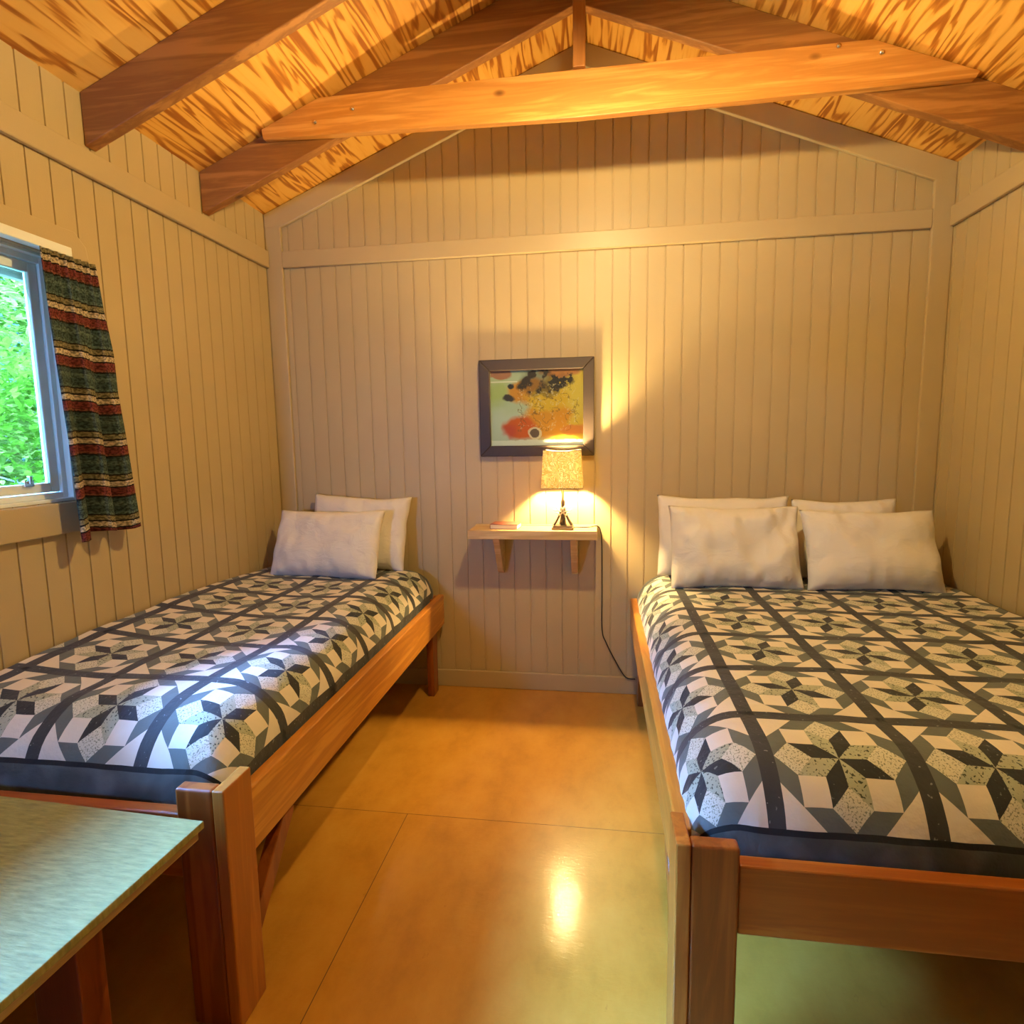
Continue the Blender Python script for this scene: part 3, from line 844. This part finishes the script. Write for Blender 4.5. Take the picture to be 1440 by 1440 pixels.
# artwork: loose blots of colour, one colour per fine mesh cell
AX0, AX1, AZ0, AZ1 = PX0+FW-.006, PX1-FW+.006, PZ0+FW-.006, PZ1-FW+.006
def art_color(u, v):
    """u, v in 0..1 (v up). loose abstract watercolour"""
    def n(s, o): return noise.noise(Vector((u*s, v*s*.8, o)))
    def fr_(s, o): return noise.fractal(Vector((u*s, v*s*.8, o)), 1.0, 2.0, 4)
    U = u + .05*fr_(5, 3); V = v + .05*fr_(5, 8)
    c = Vector((.50, .58, .42))
    def mix(c, d, t):
        t = max(0, min(1, t)); return c*(1-t) + Vector(d)*t
    def blob(x, y, rx, ry, soft=.35):
        d = sqrt(((U-x)/rx)**2 + ((V-y)/ry)**2); return max(0, min(1, (1-d)/soft+.5))
    c = mix(c, (.42, .50, .16), blob(.08, .70, .13, .17, .9)*.8)
    c = mix(c, (.60, .66, .58), blob(.15, .25, .3, .2, .8)*.7)
    c = mix(c, (.78, .50, .05), blob(.85, .55, .30, .62, .3))
    c = mix(c, (.80, .58, .09), blob(.90, .68, .12, .34, .6))
    c = mix(c, (.72, .30, .04), blob(.40, .72, .20, .17))
    c = mix(c, (.78, .34, .03), blob(.62, .36, .24, .25))
    c = mix(c, (.80, .50, .04), blob(.62, .60, .22, .14))
    c = mix(c, (.72, .13, .02), blob(.33, .24, .19, .16))
    c = mix(c, (.62, .08, .05), blob(.22, .20, .08, .10, .7)*.8)
    c = mix(c, (.72, .26, .05), blob(.90, .20, .17, .07))
    c = mix(c, (.62, .24, .07), blob(.75, .96, .22, .08))
    c = mix(c, (.45, .19, .11), blob(.08, .96, .16, .07, .2))
    # dark smoky strokes at the top
    w = fr_(9, 21)
    c = mix(c, (.05, .035, .035), blob(.50, .86, .17, .20)*(.5+2.2*max(0, w+.15)))
    c = mix(c, (.035, .03, .035), blob(.76, .85, .15, .09)*(1.2 if w > -.12 else .3))
    c = mix(c, (.05, .035, .03), blob(.62, .72, .10, .10)*(.5+2*max(0, w)))
    c = mix(c, (.04, .035, .04), blob(.24, .80, .05, .04)); c = mix(c, (.06, .05, .06), blob(.22, .62, .07, .04))
    # scribbled ochre veins
    k = abs(fr_(6, 40)); k2 = abs(fr_(9, 55))
    if .3 < u < .95 and .2 < v < .8:
        c = mix(c, (.20, .10, .03), (1-k/.045)*.85); c = mix(c, (.85, .72, .42), (1-k2/.035)*.8)
    # dark ring
    d = sqrt(((u-.48)/.075)**2+((v-.17)/.085)**2)
    d += .22*fr_(7, 70)
    if d < 1: c = mix(c, (.80, .70, .48), .85)
    if d < .68: c = mix(c, (.10, .05, .05), .9)
    # pale bottom margin, a reflection painted along the left edge, a pencilled smudge
    if v < .085 + .01*n(20, 2) or u < .012: c = Vector((.80, .80, .70))
    if .84 < v < .855 and u < .3: c = Vector((.82, .78, .66))
    return c
def make_art():
    nu, nv = 150, 122; verts = []; faces = []; cols = []
    for j in range(nv+1):
        for i in range(nu+1):
            verts.append((AX0+(AX1-AX0)*i/nu, -.012, AZ0+(AZ1-AZ0)*j/nv))
    for j in range(nv):
        for i in range(nu):
            a = j*(nu+1)+i; faces.append((a, a+1, a+nu+2, a+nu+1)); cols.append(art_color((i+.5)/nu, (j+.5)/nv))
    m, nt, b = new_mat('watercolour print')
    at = nt.nodes.new('ShaderNodeAttribute'); at.attribute_name = 'pigment'
    nt.links.new(at.outputs['Color'], b.inputs['Base Color']); b.inputs['Roughness'].default_value = .7
    o = raw('artwork', verts, faces, m)
    ca = o.data.color_attributes.new('pigment', 'FLOAT_COLOR', 'CORNER')
    for p in o.data.polygons:
        c = cols[p.index]
        for li in p.loop_indices: ca.data[li].color = (c[0], c[1], c[2], 1)
    reparent(o, pic)
make_art()
bm = bmesh.new(); box(bm, AX0, AX1, -.011, -.002, AZ0, AZ1); reparent(finish('backing', bm, M['pages']), pic)
bm = bmesh.new(); box(bm, AX0, AX1, -.018, -.016, AZ0, AZ1); reparent(finish('glass', bm, M['glass']), pic)

# ------------------------------------------------------------------ table in the corner of the frame
def table_mat():
    m, nt, b = new_mat('brushed pale tabletop'); L = nt.links
    n = N(nt, 'ShaderNodeTexNoise', i_Scale=1.0, i_Detail=5, i_Roughness=.6); L.new(coords(nt, (22, 120, 20), rot=(0, 0, radians(28))), n.inputs['Vector'])
    r = ramp(nt, [(.3, (.18, .16, .045)), (.6, (.29, .255, .075)), (.8, (.38, .33, .11))]); L.new(n.outputs['Fac'], r.inputs['Fac'])
    L.new(r.outputs['Color'], b.inputs['Base Color']); b.inputs['Roughness'].default_value = .6; b.inputs['Specular IOR Level'].default_value = .25
    bump(nt, b, n.outputs['Fac'], .45, .004)
    return m
M['top'] = table_mat()
M['tedge'] = wood('table edge', 1, (.30, .18, .06), (.40, .25, .09), (.5, .33, .13), .45, knots=False)
tb = empty('table', (.45, -2.7, 0)); tag(tb, 'low table with pale brushed top in the lower left corner', 'table')
tb.rotation_euler = (0, 0, 0)
def tp(name, fn, mat, bevel=.003):
    bm = bmesh.new(); fn(bm); return reparent(finish(name, bm, mat, bevel=bevel), tb)
TZ = .60; TX1 = .990; TY1 = -2.175; TX0 = .10; TY0 = -3.2
def skew(x0, x1): pass
tp('tabletop', lambda b: prism(b, [(TX0, TY0), (TX1-.055, TY0), (TX1, TY1), (TX0, TY1+.044)], 2, TZ-.018, TZ), M['top'], .002)
tp('top_edge', lambda b: prism(b, [(TX0+.01, TY0+.01), (TX1-.065, TY0+.01), (TX1-.010, TY1-.008), (TX0+.01, TY1+.036)], 2, TZ-.042, TZ-.0182), M['tedge'], .002)
tp('apron', lambda b: (box(b, TX0+.06, TX1-.20, TY1-.075, TY1-.05, TZ-.13, TZ-.0422), box(b, TX1-.225, TX1-.20, TY0+.06, TY1-.075, TZ-.13, TZ-.0422)), M['bedx'])
for x in (TX0+.05, TX1-.325):
    for y in (TY0+.06, TY1-.16):
        tp('leg', lambda b: box(b, x, x+.12, y, y+.07, 0, TZ-.0423), M['bedz'], .004)

# ------------------------------------------------------------------ ceiling bulb just above the frame
cl = empty('pendant_lamp', (1.93, -1.52, 2.76)); tag(cl, 'bulb under an added flat opal glass shade hanging from the roof above the beds', 'lamp')
def cp(name, fn, mat, smooth=True):
    bm = bmesh.new(); fn(bm); o = finish(name, bm, mat, smooth=smooth); o.parent = cl; return o
M['bulb2'] = emis('ceiling bulb', (1.0, .72, .31), 2000)
cp('bulb', lambda b: bmesh.ops.create_uvsphere(b, u_segments=16, v_segments=10, radius=.035), M['bulb2'])
cp('socket', lambda b: tube(b, [(0, 0, .036), (0, 0, .09)], [.018, .02], 14), M['socket'])
m_ = bpy.data.materials.new('opal glass'); m_.use_nodes = True; nt_ = m_.node_tree; nt_.nodes.clear()
o2 = nt_.nodes.new('ShaderNodeOutputMaterial'); d2 = nt_.nodes.new('ShaderNodeBsdfDiffuse'); t2 = nt_.nodes.new('ShaderNodeBsdfTranslucent'); x2 = nt_.nodes.new('ShaderNodeMixShader')
d2.inputs['Color'].default_value = (.8, .8, .78, 1); t2.inputs['Color'].default_value = (.8, .76, .7, 1); x2.inputs[0].default_value = .3
nt_.links.new(d2.outputs[0], x2.inputs[1]); nt_.links.new(t2.outputs[0], x2.inputs[2]); nt_.links.new(x2.outputs[0], o2.inputs[0])
def dish(b):
    P = [(.022, .052), (.06, .050), (.105, .044), (.14, .036)]
    rows = [[b.verts.new((r*cos(2*pi*k/32), r*sin(2*pi*k/32), z)) for k in range(32)] for r, z in P + [(r, z+.004) for r, z in P[::-1]]]
    for i in range(len(rows)):
        A, B = rows[i], rows[(i+1) % len(rows)]
        for k in range(32): b.faces.new((A[k], A[(k+1) % 32], B[(k+1) % 32], B[k]))
cp('added_shade', dish, m_)  # unseen shade added to dim the bulb's light on the ceiling
cp('cord', lambda b: tube(b, [(0, 0, .088), (0, 0, roof(1.93)-2.76)], .003, 8), M['black'])

# ------------------------------------------------------------------ outdoors
bm = bmesh.new(); box(bm, -14, -.13, -12, 12, -.9, -.8)
M['ground'] = plain('forest floor', (.10, .12, .05), .95)
struct(finish('ground', bm, M['ground']))
hv = []; hf = []  # hillside backdrop added to block low sky light between the trees
for j in range(41):
    for i in range(61):
        yy = -20 + 50*i/60; t = j/40
        xx = -9.5 - 9*t; zz = -.9 + 13*t**.8
        nn = noise.fractal(Vector((yy*.5, xx*.5, zz*.5)), 1, 2, 5)
        hv.append((xx + nn*1.2, yy, zz + nn*.9))
for j in range(40):
    for i in range(60): a = j*61+i; hf.append((a, a+1, a+62, a+61))
hm, nt, b = new_mat('added hillside backdrop')
n_ = N(nt, 'ShaderNodeTexNoise', i_Scale=5, i_Detail=8, i_Roughness=.8); nt.links.new(coords(nt), n_.inputs['Vector'])
r_ = ramp(nt, [(.38, (.004, .010, .003)), (.55, (.018, .045, .008)), (.7, (.06, .10, .025))]); nt.links.new(n_.outputs['Fac'], r_.inputs['Fac'])
nt.links.new(r_.outputs['Color'], b.inputs['Base Color']); b.inputs['Roughness'].default_value = .95; bump(nt, b, n_.outputs['Fac'], 1, .4)
struct(raw('ground', hv, hf, hm, smooth=True))
def leaf_mat(name, a, b_):
    m = bpy.data.materials.new(name); m.use_nodes = True; nt = m.node_tree; L = nt.links; nt.nodes.clear()
    out = nt.nodes.new('ShaderNodeOutputMaterial')
    n = N(nt, 'ShaderNodeTexNoise', i_Scale=6, i_Detail=2); L.new(coords(nt), n.inputs['Vector'])
    r = ramp(nt, [(.35, a), (.65, b_)]); L.new(n.outputs['Fac'], r.inputs['Fac'])
    d = nt.nodes.new('ShaderNodeBsdfDiffuse'); t = nt.nodes.new('ShaderNodeBsdfTranslucent'); mx = nt.nodes.new('ShaderNodeMixShader')
    L.new(r.outputs['Color'], d.inputs['Color']); L.new(r.outputs['Color'], t.inputs['Color']); mx.inputs[0].default_value = .45
    L.new(d.outputs[0], mx.inputs[1]); L.new(t.outputs[0], mx.inputs[2]); L.new(mx.outputs[0], out.inputs[0])
    return m
LM = [leaf_mat('maple leaves', (.022, .048, .002), (.05, .088, .005)), leaf_mat('pale leaves', (.04, .065, .005), (.11, .12, .018))]
M['bark'] = plain('bark', (.10, .07, .045), .9)
def bush(x, y, r, z0, z1, n, mi, seed, label, ls=1.0):
    root = empty('tree', (x, y, -.8)); tag(root, label, 'tree', 'trees outside the window')
    rnd = random.Random(seed); bm = bmesh.new()
    ctr = [(rnd.uniform(-1, 1)*r, rnd.uniform(-1, 1)*r, rnd.uniform(z0, z1)) for _ in range(40)]
    for i in range(n):
        c = ctr[i % 40]; sp = r*.36
        p = Vector((x+c[0]+rnd.gauss(0, sp), y+c[1]+rnd.gauss(0, sp), c[2]+rnd.gauss(0, sp*.7)))
        s = rnd.uniform(.035, .075)*ls
        A = Matrix.Rotation(rnd.uniform(0, 6.28), 3, 'Z') @ Matrix.Rotation(rnd.gauss(.2, .5), 3, 'X')
        sh_ = [(0, 0, 0), (.45, .35, .06), (.35, .9, .02), (0, 1.5, -.12), (-.35, .9, .02), (-.45, .35, .06)]
        vs = [bm.verts.new(p + (A @ Vector(q))*s) for q in sh_]
        bm.faces.new(vs[:4]); bm.faces.new([vs[0], vs[3], vs[4], vs[5]])
    me = bpy.data.meshes.new('foliage'); bm.to_mesh(me); bm.free()
    reparent(link('foliage', me, LM[mi]), root)
    bm = bmesh.new()
    tr_ = .05 + .02*z1
    tube(bm, smooth_path([(x, y, -.8), (x+.05, y-.04, .6), (x-.03, y+.05, z1*.6), (x, y, z1)], 4), [tr_*(1-.06*i) for i in range(13)], 8)
    for k in range(9):
        c = ctr[k]; tube(bm, smooth_path([(x, y, max(.2, c[2]-.5)), (x+c[0]*.5, y+c[1]*.5, c[2]-.2), (x+c[0], y+c[1], c[2])], 3), .008*ls, 5)
    reparent(finish('trunk', bm, M['bark'], smooth=True), root)
bush(-2.5, 1.15, .5, .3, 2.1, 3600, 0, 11, 'leafy green tree nearest outside the window')
bush(-5.0, 3.3, 1.0, .0, 3.6, 6500, 1, 12, 'pale green tree further off outside the window', 1.5)
bush(-8.4, 7.0, 1.6, 0, 6.0, 7000, 0, 13, 'far tree behind the others outside the window', 2.6)
bush(-3.2, -1.9, .8, 0, 2.0, 4000, 1, 14, 'low pale tree left of the view outside the window', 1.2)
bush(-8.0, -1.0, 1.1, 0, 4.6, 5500, 0, 15, 'far tree left of the view outside the window', 2.4)
bush(-7.0, -5.4, 1.4, 0, 4.6, 5500, 1, 16, 'pale far tree well left of the view outside the window', 2.4)

# ------------------------------------------------------------------ light
world = bpy.data.worlds.new('World'); bpy.context.scene.world = world; world.use_nodes = True
bg = world.node_tree.nodes['Background']
bg.inputs['Color'].default_value = (.17, .50, 1.40, 1); bg.inputs['Strength'].default_value = 155.0
pl = bpy.data.lights.new('window_portal', 'AREA'); pl.shape = 'RECTANGLE'; pl.size = NX1-NX0; pl.size_y = NZ1-NZ0
pl.cycles.is_portal = True
po = bpy.data.objects.new('window_portal', pl); col.objects.link(po)
po.location = ((NX0+NX1)/2, NEAR-.11, (NZ0+NZ1)/2); po.rotation_euler = Vector((0, 1, 0)).to_track_quat('-Z', 'Z').to_euler()
pl = bpy.data.lights.new('window_portal', 'AREA'); pl.shape = 'RECTANGLE'; pl.size = WY1-WY0; pl.size_y = WZ1-WZ0
pl.cycles.is_portal = True
po = bpy.data.objects.new('window_portal', pl); col.objects.link(po)
po.location = (-.11, (WY0+WY1)/2, (WZ0+WZ1)/2)
po.rotation_euler = Vector((1, 0, 0)).to_track_quat('-Z', 'Z').to_euler()
pl.size = WY1-WY0; pl.size_y = WZ1-WZ0

# ------------------------------------------------------------------ camera
cd = bpy.data.cameras.new('camera'); cam = bpy.data.objects.new('camera', cd); col.objects.link(cam)
yaw, pitch, roll_ = .1471, .1221, -.0155
fwd = Vector((-sin(yaw)*cos(pitch), cos(yaw)*cos(pitch), -sin(pitch)))
right = Vector((cos(yaw), sin(yaw), 0)); up = right.cross(fwd)
r2 = right*cos(roll_) + up*sin(roll_); u2 = -right*sin(roll_) + up*cos(roll_)
Mx = Matrix((r2, u2, -fwd)).transposed().to_4x4(); Mx.translation = Vector((1.8957, -3.3337, 1.4677))
cam.matrix_world = Mx
cd.sensor_width = 36; cd.sensor_fit = 'HORIZONTAL'; cd.lens = 36*833.42/1440; cd.clip_start = .02
bpy.context.scene.camera = cam
vs = bpy.context.scene.view_settings
vs.view_transform = 'Standard'; vs.look = 'None'; vs.exposure = 0.2; vs.gamma = 1; vs.use_curve_mapping = False
